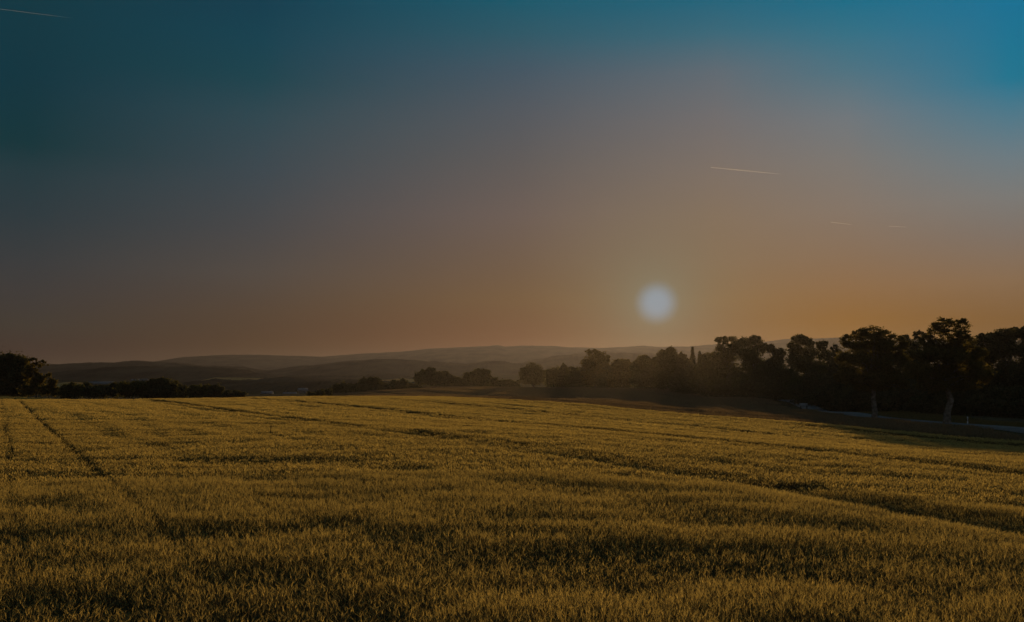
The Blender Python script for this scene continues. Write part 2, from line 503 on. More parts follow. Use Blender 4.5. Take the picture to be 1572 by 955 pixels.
def scatter_nodes(name, coll):
    g = bpy.data.node_groups.new(name, 'GeometryNodeTree')
    g.interface.new_socket('Geometry', in_out='INPUT', socket_type='NodeSocketGeometry')
    g.interface.new_socket('Geometry', in_out='OUTPUT', socket_type='NodeSocketGeometry')
    N, L = g.nodes.new, g.links.new
    gi, go = N('NodeGroupInput'), N('NodeGroupOutput')
    ci = N('GeometryNodeCollectionInfo')
    ci.inputs['Collection'].default_value = coll
    ci.inputs['Separate Children'].default_value = True
    ci.inputs['Reset Children'].default_value = True
    def attr(n, t):
        a = N('GeometryNodeInputNamedAttribute'); a.data_type = t; a.inputs['Name'].default_value = n
        return a.outputs['Attribute']
    ip = N('GeometryNodeInstanceOnPoints')
    ip.inputs['Pick Instance'].default_value = True
    L(gi.outputs[0], ip.inputs['Points']); L(ci.outputs[0], ip.inputs['Instance'])
    L(attr('idx', 'INT'), ip.inputs['Instance Index'])
    er = N('FunctionNodeEulerToRotation')
    L(attr('rot', 'FLOAT_VECTOR'), er.inputs[0]); L(er.outputs[0], ip.inputs['Rotation'])
    L(attr('scl', 'FLOAT_VECTOR'), ip.inputs['Scale'])
    L(ip.outputs[0], go.inputs[0])
    return g

def scatter(name, P, rot, scl, idx, group):
    m = bpy.data.meshes.new(name)
    m.vertices.add(len(P))
    m.vertices.foreach_set('co', np.asarray(P, np.float32).ravel())
    for n_, t_, a_, f_ in (('rot', 'FLOAT_VECTOR', rot, 'vector'), ('scl', 'FLOAT_VECTOR', scl, 'vector'), ('idx', 'INT', idx, 'value')):
        at = m.attributes.new(n_, t_, 'POINT')
        at.data.foreach_set(f_, np.asarray(a_, np.int32 if t_ == 'INT' else np.float32).ravel())
    o = obj(name, m)
    md = o.modifiers.new('scatter', 'NODES')
    md.node_group = group
    return o

FIELD_EDGE = 57.0
TRAM = [-12.0, 1.1, 15.2, 28.0, 41.0, 53.5]

def wedge_grid(r0, r1, step, half_deg, margin=4.0, ymin=1.0):
    xm = r1 * math.sin(R(half_deg)) + margin
    xs = np.arange(-xm, xm, step); ys = np.arange(ymin, r1, step)
    X, Y = np.meshgrid(xs, ys)
    X, Y = X.ravel(), Y.ravel()
    X = X + rng.uniform(-0.5, 0.5, len(X)) * step; Y = Y + rng.uniform(-0.5, 0.5, len(Y)) * step
    r = np.hypot(X, Y)
    m = (r >= r0) & (r < r1) & (np.abs(X) < Y * math.tan(R(half_deg)) + margin)
    return X[m], Y[m]

def brow(x, y):
    """inside the wheat field: before its far boundary"""
    xp = 786 + x / np.maximum(y, 1) * FPX
    Dmax = np.interp(xp, [-400, 0, 150, 350, 500, 640, 750], [158, 156, 146, 144, 142, 138, 170])
    return (row_u(x, y) < FIELD_EDGE + 0.5 * vnoise(x, y, 9, 71)) & (y < Dmax)

def crop_height(x, y):
    r = np.hypot(x, y)
    u, v = row_u(x, y), x * TD[0] + y * TD[1]
    h = 1 + 0.05 * vnoise(x, y, 2.0, 81) + 0.07 * vnoise(x, y, 0.6, 82) + 0.04 * vnoise(x, y, 7.0, 83)
    # lodged hollows, drawn out across the slope
    near = np.interp(r, [8, 18, 50], [0.52, 0.20, 0.02])
    rag = rng.uniform(0.2, 1.5, len(x))
    hol = np.clip(vnoise(x * 0.36 + 43, y * 1.3, 1.5, 84) - 0.36 + near, 0, 1) * 0.46 * rag
    hol = hol + np.clip(vnoise(x * 0.6, y * 1.2, 0.8, 85) - 0.34 + near, 0, 1) * 0.42 * rag
    hol = hol + np.clip(vnoise(u, v * 0.14, 2.2, 89) - 0.4, 0, 1) * 0.42 * (0.5 + 0.5 * rag) * np.clip((r - 12) / 20, 0, 1)
    h = h + 0.14 * vnoise(u, v * 0.10, 0.8, 86) * np.clip((r - 14) / 25, 0, 1)      # drilled rows
    for t in TRAM[2:]:
        d = u - t + 0.4 * vnoise(x, y, 14, 87)
        k = np.clip(0.75 + 0.6 * vnoise(x, y, 6, 88), 0.2, 1.1)
        h = h - 0.47 * k * np.exp(-((d + 0.4) / 0.6) ** 2) + 0.11 * k * np.exp(-((d - 1.2) / 0.6) ** 2)
    return np.clip(h - hol, 0.36, 1.35)

def tram_keep(x, y, w):
    u = row_u(x, y)
    k = np.ones(len(x), bool)
    for t in TRAM:
        wig = 0.12 * vnoise(x, y, 6, 91)
        for s in (-0.9, 0.9):
            thin = (0.4 if s < 0 else 0.62) if t < 5 else 1.0
            k &= np.abs(u + wig - (t + s)) > thin * w * np.interp(np.hypot(x, y), [8, 18, 40, 90], [0.25, 0.7, 1.15, 1.5])
    return k

Pl, Rl, Sl, Il = [], [], [], []
for r0, r1, step, base, cnt, gap, wid in [(4.5, 21, 0.066, 0, 10, 0.15, 1.0), (21, 56, 0.145, 10, 6, 0.2, 1.0), (56, 180, 0.39, 16, 6, 0.32, 1.0)]:
    X, Y = wedge_grid(r0, r1, step, 33)
    k = brow(X, Y) & tram_keep(X, Y, gap)
    X, Y = X[k], Y[k]
    n = len(X)
    h = crop_height(X, Y)
    # the far side of every wheel track stands a little taller
    lean_x = 0.08 * vnoise(X, Y, 3, 95) + rng.normal(0, 0.05, n)
    lean_y = 0.10 * vnoise(X, Y, 5, 96) + rng.normal(0, 0.05, n)
    Pl.append(np.stack([X, Y, terrain(X, Y) - 0.01], 1))
    Rl.append(np.stack([lean_x, lean_y, rng.uniform(0, 6.283, n)], 1))
    Sl.append(np.stack([np.full(n, wid), np.full(n, wid), h * rng.uniform(0.96, 1.05, n)], 1))
    Il.append(base + rng.integers(0, cnt, n))
g_wheat = scatter_nodes('wheat_scatter', tuft_collection('wheat_tuft', [M_ear, M_stalk]))
wheat = scatter('wheat', np.concatenate(Pl), np.concatenate(Rl), np.concatenate(Sl), np.concatenate(Il), g_wheat)
tag(wheat, 'ripe golden wheat standing all over the wide foreground field', 'wheat', kind='stuff')
print('wheat tufts', sum(len(p) for p in Pl))

# road centre line, used by the crop beyond the brow too
ROAD = np.array([ray(*p)[:2] for p in [(1120, 617, 260), (1165, 622, 200), (1250, 630, 150), (1340, 641.5, 108), (1450, 651.5, 88), (1572, 661, 72), (1760, 690, 52), (2200, 740, 34)]])
def spline(pts, n):
    t = np.linspace(0, len(pts) - 1, n)
    i = np.clip(t.astype(int), 0, len(pts) - 2)
    f = t - i
    P = np.vstack([2 * pts[0] - pts[1], pts, 2 * pts[-1] - pts[-2]])
    a, b, c, d = P[i], P[i + 1], P[i + 2], P[i + 3]
    f = f[:, None]
    return 0.5 * (2 * b + (c - a) * f + (2 * a - 5 * b + 4 * c - d) * f ** 2 + (3 * b - a - 3 * c + d) * f ** 3)
RC = spline(ROAD, 120)
def road_dist(x, y):
    d = np.full(len(x), 1e9)
    side = np.zeros(len(x))
    for a, b in zip(RC[:-1], RC[1:]):
        ab = b - a
        t = np.clip(((x - a[0]) * ab[0] + (y - a[1]) * ab[1]) / (ab @ ab), 0, 1)
        dd = np.hypot(x - a[0] - t * ab[0], y - a[1] - t * ab[1])
        sd = ab[0] * (y - a[1]) - ab[1] * (x - a[0])
        m = dd < d
        d[m] = dd[m]; side[m] = sd[m]
    return d, side

# second crop in the fold behind the brow (mostly in the shade of the trees)
X, Y = wedge_grid(50, 335, 0.66, 32, 6, 40)
xp = 786 + X / Y * FPX
Dfar = np.interp(xp, [470, 520, 640, 760, 820, 900, 1060, 1170, 1250, 1400, 1572, 1800], [215, 240, 325, 325, 295, 275, 226, 196, 160, 122, 104, 96])
rd, side = road_dist(X, Y)
k = (row_u(X, Y) > FIELD_EDGE + 2.2) & (Y < Dfar) & (xp > 480) & (rd > 4.2) & (side < 0)
u2 = row_u(X, Y)
for t in np.arange(64, 240, 11.0):
    k &= np.abs(u2 - t) > 0.7
X, Y = X[k], Y[k]
n = len(X)
h2 = 1.15 + 0.18 * vnoise(X, Y, 7, 101) + 0.08 * vnoise(X, Y, 2.5, 102)
u2 = row_u(X, Y)
for t in np.arange(64, 260, 11.0):
    d = u2 - t
    h2 = h2 - 0.5 * np.exp(-((d + 0.8) / 1.1) ** 2) + 0.25 * np.exp(-((d - 1.6) / 1.0) ** 2)
# a strip on the small mound stands taller than the strip before it
xp2 = 786 + X / Y * FPX
step_ = np.interp(xp2, [480, 560, 630, 700, 760, 840], [205, 226, 236, 222, 204, 190])
m_ = xp2 < 900
h2 = np.where(m_ & (Y > step_), h2 * 1.35, np.where(m_ & (Y > step_ - 26), h2 * 0.6, h2))
h2 = np.clip(h2, 0.35, 2.1)
g_second = scatter_nodes('second_scatter', tuft_collection('oat_tuft', [M_field2, M_field2]))
second = scatter('oat_crop', np.stack([X, Y, terrain(X, Y) - 0.02], 1),
                 np.stack([rng.normal(0, .06, n), rng.normal(0, .06, n), rng.uniform(0, 6.283, n)], 1),
                 np.stack([np.full(n, 1.15), np.full(n, 1.15), h2], 1), 16 + rng.integers(0, 6, n), g_second)
tag(second, 'duller brown crop in the shaded fold between the wheat and the trees', 'crop', kind='stuff')

# dry grass along both verges of the road and in front of the wood
X, Y = wedge_grid(40, 240, 0.38, 34, 8, 30)
rd, side = road_dist(X, Y)
k = (rd > 1.9) & (((side < 0) & (rd < 4.4)) | ((side >= 0) & (rd < 9.5 + 2 * vnoise(X, Y, 8, 111))))
X, Y = X[k], Y[k]
rd, side = rd[k], side[k]
n = len(X)
h3 = (0.72 + 0.4 * vnoise(X, Y, 3, 112)) * np.clip((rd - 1.4) / 1.6, 0.35, 1) * np.where(side < 0, 0.4, 1.0)
verge = scatter('verge_grass', np.stack([X, Y, terrain(X, Y) - 0.02], 1),
                np.stack([rng.normal(0, .15, n), rng.normal(0, .15, n), rng.uniform(0, 6.283, n)], 1),
                np.stack([np.full(n, .8), np.full(n, .8), h3], 1), 10 + rng.integers(0, 6, n),
                scatter_nodes('verge_scatter', tuft_collection('grass_tuft', [M_grass, M_grass])))
tag(verge, 'dry yellowish grass on the verges along the narrow road', 'grass', kind='stuff')

# ------------------------------------------------------------------ road
M_road = rough('asphalt', (0.13, 0.13, 0.13), (0.19, 0.185, 0.18), 2.0, 8)
tan = np.gradient(RC, axis=0); tan /= np.linalg.norm(tan, axis=1)[:, None]
nor = np.stack([-tan[:, 1], tan[:, 0]], 1)
zc = terrain(RC[:, 0], RC[:, 1]) + 0.13
offs = [(-1.75, -0.5), (-1.55, 0.0), (0, 0.03), (1.55, 0.0), (1.75, -0.5)]
RV = np.concatenate([np.column_stack([RC + nor * o_, zc + dz]) for o_, dz in offs])
nR = len(RC)
RF = [(k * nR + i, k * nR + i + 1, (k + 1) * nR + i + 1, (k + 1) * nR + i) for k in range(4) for i in range(nR - 1)]
tag(obj('road', mesh_np('road', RV, np.array(RF), M_road)), kind='structure')

# ------------------------------------------------------------------ trees
def tube(pts, rads, sides=8):
    pts = np.asarray(pts, float)
    V, F = [], []
    for i, (p, r_) in enumerate(zip(pts, rads)):
        t = pts[min(i + 1, len(pts) - 1)] - pts[max(i - 1, 0)]
        t /= np.linalg.norm(t) + 1e-9
        a = np.cross(t, [0.3, 1, 0.1]); a /= np.linalg.norm(a)
        b = np.cross(t, a)
        for k in range(sides):
            q_ = 2 * math.pi * k / sides
            V.append(p + (a * math.cos(q_) + b * math.sin(q_)) * r_)
    for i in range(len(pts) - 1):
        for k in range(sides):
            F.append((i * sides + k, i * sides + (k + 1) % sides, (i + 1) * sides + (k + 1) % sides, (i + 1) * sides + k))
    return V, F

class TubeSet:
    def __init__(self):
        self.V, self.F = [], []
    def add(self, pts, rads, sides=8):
        v, f = tube(pts, rads, sides)
        k = len(self.V)
        self.V += v
        self.F += [tuple(i + k for i in q_) for q_ in f]
    def mesh(self, name, mat):
        return mesh_np(name, np.array(self.V), np.array(self.F), mat, smooth=True)

def leaves_mesh(name, C, size, mat, flat=0.5):
    """one four-cornered leaf per centre"""
    n = len(C)
    nrm = rng.normal(0, 1, (n, 3)); nrm[:, 2] += flat
    nrm /= np.linalg.norm(nrm, axis=1)[:, None]
    a = np.cross(nrm, rng.normal(0, 1, (n, 3))); a /= np.linalg.norm(a, axis=1)[:, None] + 1e-9
    b = np.cross(nrm, a)
    s = (size * rng.uniform(0.6, 1.35, n))[:, None]
    V = np.stack([C - a * s * 0.55, C + b * s * 0.30, C + a * s * 0.55, C - b * s * 0.30], 1).reshape(-1, 3)
    F = np.arange(4 * n).reshape(n, 4)
    return mesh_np(name, V, F, mat)

def lobe_leaves(c, rad, n, openness):
    """leaf centres in clumps spread through one lobe; more openness, more gaps"""
    ncl = max(10, int(n / 15))
    d = rng.normal(0, 1, (ncl, 3)); d /= np.linalg.norm(d, axis=1)[:, None]
    rr_ = rng.uniform(0.25, 1.0, ncl) ** 0.45
    cc = d * (rr_ * rng.uniform(0.80, 1.16, ncl))[:, None] * 0.92
    which = rng.integers(0, ncl, n)
    sg = (0.19 - 0.09 * openness)
    off = rng.normal(0, 1, (n, 3)) * sg * np.array([1, 1, 0.8]) * rng.uniform(0.6, 1.3, ncl)[which][:, None]
    P = cc[which] + off
    return c + P * rad

def tree(name, label, cat, xp, yb, D, lobes, mat, leaf=0.3, dens=1.0, openness=0.4, trunk_r=None, group=None, conifer=False, fol='crown', stem='trunk', trunk_x=None):
    """lobes: (x, y, rx, ry) of the crown in photograph pixels, turned into metres at distance D"""
    bx, by, _ = ray(xp, yb, D)
    bz = tz(bx, by)
    root = empty(name, (bx, by, bz))
    tag(root, label, cat, group)
    mpx = D / FPX
    Cs, tops = [], []
    # boughs: smaller lobes pushing out of every lobe, so that outlines stay uneven
    boughs = []
    for (lx, ly, rx, ry) in lobes:
        for k_ in range(3):
            a_ = rng.uniform(-0.3, math.pi + 0.3)
            f_ = rng.uniform(0.30, 0.5)
            boughs.append((lx + 0.80 * rx * math.cos(a_), ly - 0.72 * ry * math.sin(a_), rx * f_, ry * f_ * 0.9))
    for (lx, ly, rx, ry) in list(lobes) + boughs:
        c = np.array([(lx - xp) * mpx, rng.uniform(-0.35, 0.35) * rx * mpx, CAM_H - (ly - HZ) * mpx - bz])
        rad = np.array([rx * mpx, max(rx, ry) * mpx * rng.uniform(0.75, 1.0), ry * mpx])
        area = math.pi * rad[0] * rad[2]
        n = int(np.clip(area * (7.0 - 3.6 * openness) / (leaf * leaf * 0.33) * dens, 120, 11000))
        Cs.append(lobe_leaves(c, rad, n, openness))
        tops.append((c, rad))
    C = np.concatenate(Cs)
    C = C[C[:, 2] > 0.12]
    LS = np.full(len(C), leaf)
    # dense inner foliage of the lower, fuller lobes
    zs = np.array([c[2] for c, _ in tops])
    for (c, rad) in tops:
        if openness > 0.45 and c[2] > np.quantile(zs, 0.55):
            continue
        a_ = math.pi * rad[0] * rad[2]
        big = leaf * 2.2
        n_ = int(np.clip(a_ * 3.0 / (big * big * 0.33), 40, 2500))
        d_ = rng.normal(0, 1, (n_, 3)); d_ /= np.linalg.norm(d_, axis=1)[:, None]
        P_ = c + d_ * (rng.uniform(0, 1, n_) ** 0.5)[:, None] * rad * (0.72 if openness < 0.4 else 0.55)
        P_ = P_[P_[:, 2] > 0.2]
        C = np.concatenate([C, P_]); LS = np.concatenate([LS, np.full(len(P_), big)])
    obj(fol, leaves_mesh(fol, C, LS, mat), root)
    H = max(c[2] + r_[2] for c, r_ in tops)
    tr = trunk_r or 0.022 * H
    ts = TubeSet()
    ax = np.mean([c[0] for c, _ in tops]); ay = np.mean([c[1] for c, _ in tops])
    hh = H * 0.72
    k = np.linspace(0, 1, 7)
    bend = rng.normal(0, 0.015 * H, (7, 2)); bend[0] = 0; bend[1] *= 0.3
    pts = np.stack([ax * k ** 1.6 + bend[:, 0], ay * k ** 1.6 + bend[:, 1], hh * k - 0.15], 1)
    rads = tr * np.array([1.35, 1.0, 0.9, 0.72, 0.52, 0.34, 0.16])
    ts.add(pts, rads, 10)
    if not conifer:
        for (c, rad) in tops[:len(lobes)]:
            f = rng.uniform(0.5, 0.8)
            i0 = f * 6
            i_ = int(i0)
            s0 = pts[i_] * (1 - (i0 - i_)) + pts[i_ + 1] * (i0 - i_)
            if s0[2] > c[2]:
                s0 = pts[3]
            for m_ in range(2):
                e = c + rng.normal(0, 0.35, 3) * rad
                mid = s0 * 0.5 + e * 0.5 + np.array([0, 0, 0.06 * H]) * rng.uniform(-0.3, 1)
                r0 = tr * rng.uniform(0.25, 0.42)
                ts.add([s0, s0 * 0.6 + mid * 0.4, mid, e], [r0, r0 * 0.8, r0 * 0.55, r0 * 0.15], 6)
    obj(stem, ts.mesh(stem, M_bark), root)
    return root

def bush(label, xp, yb, D, lobes, mat, leaf=0.26, dens=0.9, openness=0.25, group=None, name='bush', cat='bush'):
    return tree(name, label, cat, xp, yb, D, lobes, mat, leaf, dens, openness, 0.09, group, fol='foliage', stem='stem')

def conifer(label, xp, yb, ytop, D, half, group=None):
    bx, by, _ = ray(xp, yb, D)
    bz = tz(bx, by)
    root = empty('conifer', (bx, by, bz))
    tag(root, label, 'tree', group)
    H = CAM_H - (ytop - HZ) * D / FPX - bz
    w = half * D / FPX
    Cs = []
    for t in np.arange(0.12, 1.0, 0.035):
        z = H * t
        rad = w * 1.8 * (1 - t) ** 1.15 * rng.uniform(0.75, 1.25) + 0.12
        for k in range(9):
            a = rng.uniform(0, 6.283)
            L_ = rad * rng.uniform(0.7, 1.1)
            s = rng.uniform(0.05, 1, 34)
            p = np.stack([np.cos(a) * L_ * s, np.sin(a) * L_ * s, z - 0.25 * L_ * s + 0.1 * rng.normal(0, 1, 34)], 1) + rng.normal(0, 0.12, (34, 3))
            Cs.append(p)
    obj('crown', leaves_mesh('crown', np.concatenate(Cs), 0.24, M_needle), root)
    ts = TubeSet()
    ts.add([(0, 0, -0.1), (0, 0, H * 0.5), (0, 0, H * 0.99)], [0.2, 0.12, 0.02], 8)
    obj('trunk', ts.mesh('trunk', M_bark), root)
    return root

G1 = 'trees and bushes at the left end of the wheat field'
tree('tree', 'big dark dense tree cut by the left edge above the wheat', 'tree', -4, 612, 166, [(-34, 572, 30, 30), (-8, 566, 26, 25), (16, 566, 25, 24), (30, 582, 16, 17), (-10, 596, 46, 17), (28, 600, 18, 12)], M_leaf_dark, 0.34, 1.1, 0.25, group=G1)
tree('tree', 'loose open-crowned tree next to the big dark tree at far left', 'tree', 56, 613, 162, [(50, 556, 10, 7), (62, 559, 9, 7), (45, 572, 12, 13), (60, 580, 9, 9), (54, 592, 17, 13), (44, 600, 16, 10)], M_leaf_warm, 0.30, 0.75, 0.75, group=G1)
bush('tall reddish brown bush leaning out beside the loose open-crowned tree', 75, 614, 160, [(74, 581, 7, 8), (80, 591, 9, 9), (70, 600, 15, 9), (84, 602, 9, 9)], M_leaf_warm, 0.28, 0.7, 0.6, group=G1)

G2 = 'hedge bushes beyond the far edge of the wheat'
HEDGE = [
    ('low dark hedge bush, leftmost of the hedge line, below the brown field strip', 108, [(103, 603, 14, 10), (116, 600, 13, 10)]),
    ('dark hedge bush below the right end of the brown field strip', 137, [(132, 599, 15, 10), (146, 602, 12, 9)]),
    ('rounded dark hedge bush below the long pale barn roof', 166, [(160, 601, 13, 9), (174, 600, 12, 10)]),
    ('hedge bush just left of the tallest bush of the hedge line', 203, [(194, 599, 13, 11), (210, 597, 14, 12)]),
    ('tallest and broadest dark bush of the hedge line', 246, [(238, 595, 15, 12), (254, 594, 15, 12), (245, 604, 26, 11)]),
    ('hedge bush sloping down on the right of the tallest hedge bush', 272, [(268, 598, 12, 11), (281, 603, 11, 9)]),
    ('small rounded hedge bush standing apart right of the sloping one', 303, [(298, 603, 12, 9), (309, 600, 9, 8)]),
    ('twin-topped hedge bush near the right end of the hedge line', 326, [(320, 602, 11, 10), (333, 601, 10, 9)]),
    ('lowest bush at the right end of the hedge line', 356, [(348, 607, 12, 6), (366, 607, 11, 6)]),
]
for i, (lab, xp_, lb) in enumerate(HEDGE):
    bush(lab, xp_, 614, 158 + 4 * (i % 3), [(a, b, c, d + 2) for a, b, c, d in lb], M_leaf_dark if i % 3 else M_leaf, 0.3, 1.0, 0.25, group=G2)
bush('tiny dark bush on the brow right of the valley houses', 484, 608, 176, [(478, 606, 9, 5), (492, 605, 7, 6)], M_leaf_dark, 0.28, 1.0, 0.4, group=G2)
bush('thin upright bush at the left foot of the dark copse', 500, 607, 190, [(497, 603, 5, 6), (505, 603, 6, 6)], M_leaf_dark, 0.28, 1.0, 0.4, group=G2)

G3 = 'bushes of the dark copse behind the small mound'
for lab, xp_, yb_, lb, D_ in [
    ('pointed bush at the left end of the dark copse by the mound', 520, 607, [(515, 598, 8, 8), (524, 598, 11, 11)], 236),
    ('flat-topped bush second from left in the dark copse', 546, 605, [(540, 598, 12, 9), (552, 597, 11, 9)], 244),
    ('highest rounded tree of the dark copse behind the mound', 567, 604, [(560, 591, 12, 11), (574, 589, 13, 10), (567, 597, 20, 9)], 250),
    ('low bush between the highest and the right tree of the dark copse', 592, 603, [(588, 596, 10, 8), (598, 596, 9, 7)], 256),
    ('feathery bush in the right part of the dark copse', 612, 601, [(605, 593, 9, 9), (618, 591, 10, 9)], 266),
    ('last low bush of the dark copse where the mound tops out', 632, 599, [(630, 595, 9, 6), (640, 595, 8, 5)], 285),
]:
    bush(lab, xp_, yb_, D_, lb, M_leaf_dark, 0.42, 1.0, 0.3, group=G3)

G4 = 'row of trees on the skyline left of the round tree'
for lab, xp_, lb in [
    ('bushy tree at the left end of the skyline row', 647, [(644, 583, 8, 12), (652, 578, 8, 12)]),
    ('tallest pointed tree of the left skyline row', 662, [(662, 572, 7, 9), (660, 583, 11, 13)]),
    ('tree with a blunt top right of the tallest pointed skyline tree', 674, [(674, 580, 9, 10), (676, 587, 10, 9)]),
    ('olive rounded tree in the left skyline row', 687, [(684, 579, 9, 9), (690, 585, 10, 11)]),
    ('low dark bush in the dip of the left skyline row', 702, [(700, 586, 8, 9), (707, 588, 8, 8)]),
    ('small upright tree left of the broad skyline tree', 716, [(716, 581, 7, 9), (716, 588, 9, 8)]),
    ('broad domed tree of the left skyline row with sky-lit edge', 738, [(733, 578, 12, 11), (744, 578, 11, 11), (738, 587, 18, 10)]),
    ('small bush at the right foot of the broad domed tree', 760, [(758, 587, 8, 8), (766, 590, 8, 6)]),
    ('low bush halfway between the broad domed tree and the round tree', 777, [(774, 589, 8, 7), (783, 590, 8, 7)]),
    ('low bush touching the left side of the round tree', 794, [(792, 590, 8, 7)]),
]:
    bush(lab, xp_, 596, 332 + random.uniform(-4, 6), lb, random.choice([M_leaf_dark, M_leaf]), 0.5, 1.0, 0.35, group=G4, name='tree', cat='tree')

tree('tree', 'round dark tree with short bare trunk and light showing below it', 'tree', 819, 598, 296, [(817, 571, 16, 14), (808, 579, 11, 11), (827, 578, 11, 11), (818, 582, 19, 9)], M_leaf_dark, 0.42, 1.0, 0.2, 0.4)
G5 = 'trees along the far edge of the shaded crop'
T = tree
T('tree', 'low rounded tree right beside the round dark tree', 'tree', 850, 598, 285, [(847, 575, 12, 11), (856, 574, 11, 11), (851, 586, 16, 12)], M_leaf, 0.42, 1.25, 0.3, group=G5)
T('tree', 'slim upright tree poking up between two low rounded trees', 'tree', 866, 598, 283, [(866, 566, 5, 8), (866, 577, 8, 9), (865, 588, 10, 10)], M_leaf_dark, 0.40, 1.25, 0.3, group=G5)
T('tree', 'ragged low tree left of the tall open-crowned tree', 'tree', 880, 598, 280, [(876, 570, 7, 7), (884, 573, 9, 9), (880, 585, 14, 12)], M_leaf, 0.42, 1.25, 0.45, group=G5)
T('tree', 'tall open-crowned tree standing above the far trees left of the sun', 'tree', 914, 599, 262, [(911, 543, 12, 8), (922, 546, 11, 9), (902, 557, 11, 10), (930, 556, 8, 12), (914, 562, 18, 12), (934, 570, 8, 9), (915, 580, 24, 15)], M_leaf_warm, 0.36, 0.72, 0.7, group=G5)
T('tree', 'soft rounded tree right of the tall open-crowned tree', 'tree', 955, 600, 258, [(950, 561, 12, 10), (961, 559, 9, 8), (953, 576, 18, 16), (950, 588, 20, 11)], M_leaf_warm, 0.38, 1.25, 0.4, group=G5)
T('tree', 'domed tree straight below the sun, left one of the pair', 'tree', 988, 601, 250, [(986, 555, 12, 10), (995, 561, 11, 12), (978, 566, 10, 12), (988, 582, 20, 18)], M_leaf, 0.38, 1.25, 0.35, group=G5)
T('tree', 'taller tree below and right of the sun with a twin bumpy top', 'tree', 1025, 603, 238, [(1017, 545, 9, 8), (1031, 542, 10, 9), (1010, 556, 9, 10), (1026, 558, 18, 14), (1024, 582, 24, 20)], M_leaf, 0.36, 1.25, 0.4, group=G5)
T('tree', 'thin ragged tree left of the dark conifer', 'tree', 1047, 604, 232, [(1046, 548, 7, 8), (1050, 562, 11, 13), (1048, 584, 14, 18)], M_leaf_dark, 0.34, 1.25, 0.5, group=G5)
conifer('dark pointed conifer standing out of the trees right of the sun', 1063, 606, 534, 226, 12, group=G5)
conifer('smaller conifer with bent tip beside the dark pointed conifer', 1074, 606, 541, 228, 9, group=G5)
T('tree', 'bushy tree between the conifers and the big twin trees', 'tree', 1088, 607, 220, [(1084, 552, 11, 10), (1095, 549, 10, 9), (1088, 568, 20, 16), (1088, 590, 24, 18)], M_leaf, 0.34, 1.25, 0.4, group=G5)
G6 = 'big trees at the edge of the wood'
T('tree', 'big tree with flat ragged top, left of the twin big trees', 'tree', 1118, 612, 196, [(1108, 523, 10, 7), (1122, 525, 12, 10), (1104, 534, 8, 6), (1130, 536, 12, 11), (1114, 548, 20, 14), (1112, 572, 25, 20), (1112, 594, 26, 14)], M_leaf, 0.32, 0.95, 0.55, group=G6)
T('tree', 'big domed tree, right of the twin big trees', 'tree', 1157, 614, 188, [(1146, 526, 11, 9), (1160, 524, 11, 9), (1170, 534, 9, 10), (1152, 544, 18, 14), (1162, 562, 22, 18), (1152, 590, 25, 20)], M_leaf, 0.32, 1.0, 0.45, group=G6)
T('tree', 'lower tree in the dip between the twin trees and the high wood tree', 'tree', 1192, 617, 178, [(1185, 537, 8, 8), (1198, 543, 9, 9), (1190, 558, 15, 14), (1194, 584, 22, 24)], M_leaf_dark, 0.32, 1.0, 0.45, group=G6)
T('tree', 'high wood tree with knobbly crown and stepped right shoulder', 'tree', 1236, 620, 164, [(1227, 522, 13, 9), (1238, 526, 11, 9), (1220, 535, 12, 11), (1244, 541, 14, 12), (1262, 532, 9, 9), (1266, 546, 9, 11), (1230, 557, 24, 17), (1252, 568, 22, 18), (1236, 596, 30, 20)], M_leaf, 0.30, 1.0, 0.45, group=G6)
T('tree', 'slender ragged tree tucked against the left avenue tree', 'tree', 1282, 626, 150, [(1282, 537, 8, 8), (1276, 550, 9, 10), (1286, 565, 14, 16), (1280, 592, 20, 22)], M_leaf_dark, 0.28, 1.0, 0.5, group=G6)
T('tree', 'background tree filling the gap between the two avenue trees', 'tree', 1402, 637, 136, [(1388, 519, 8, 7), (1411, 516, 10, 9), (1400, 532, 16, 11), (1404, 555, 24, 18), (1400, 590, 26, 24)], M_leaf_dark, 0.27, 0.95, 0.5, group=G6)
for lab, xp_, yb_, D_, lb in [
    ('wood tree just right of the right avenue tree', 1516, 642, 128, [(1510, 522, 15, 11), (1526, 520, 12, 10), (1516, 545, 22, 18), (1516, 585, 28, 26)]),
    ('wood tree with smooth sunlit top near the right edge', 1549, 643, 124, [(1542, 514, 16, 9), (1556, 512, 14, 9), (1546, 535, 20, 18), (1550, 575, 28, 28)]),
    ('wood tree cut by the right edge of the view', 1584, 646, 118, [(1572, 512, 16, 10), (1592, 508, 18, 11), (1580, 538, 24, 20), (1584, 580, 32, 30)]),
    ('wood tree standing behind the right avenue tree trunk', 1470, 640, 134, [(1470, 540, 26, 20), (1466, 580, 30, 26)]),
    ('wood tree standing behind the left avenue tree trunk', 1345, 632, 142, [(1340, 548, 24, 18), (1346, 580, 30, 26)]),
]:
    T('tree', lab, 'tree', xp_, yb_, D_, lb, M_leaf_dark, 0.27, 1.0, 0.25, group=G6)
# outside the frame on the right the wood goes on
for xp_, D_ in ((1640, 112), (1710, 104)):
    T('tree', ('wood tree outside the right edge of the view' if xp_ < 1700 else 'last wood tree far outside the right edge of the view'), 'tree', xp_, 652, D_, [(xp_ - 6, 522, 22, 14), (xp_, 550, 34, 24), (xp_, 595, 40, 34)], M_leaf_dark, 0.27, 0.9, 0.25, group=G6)

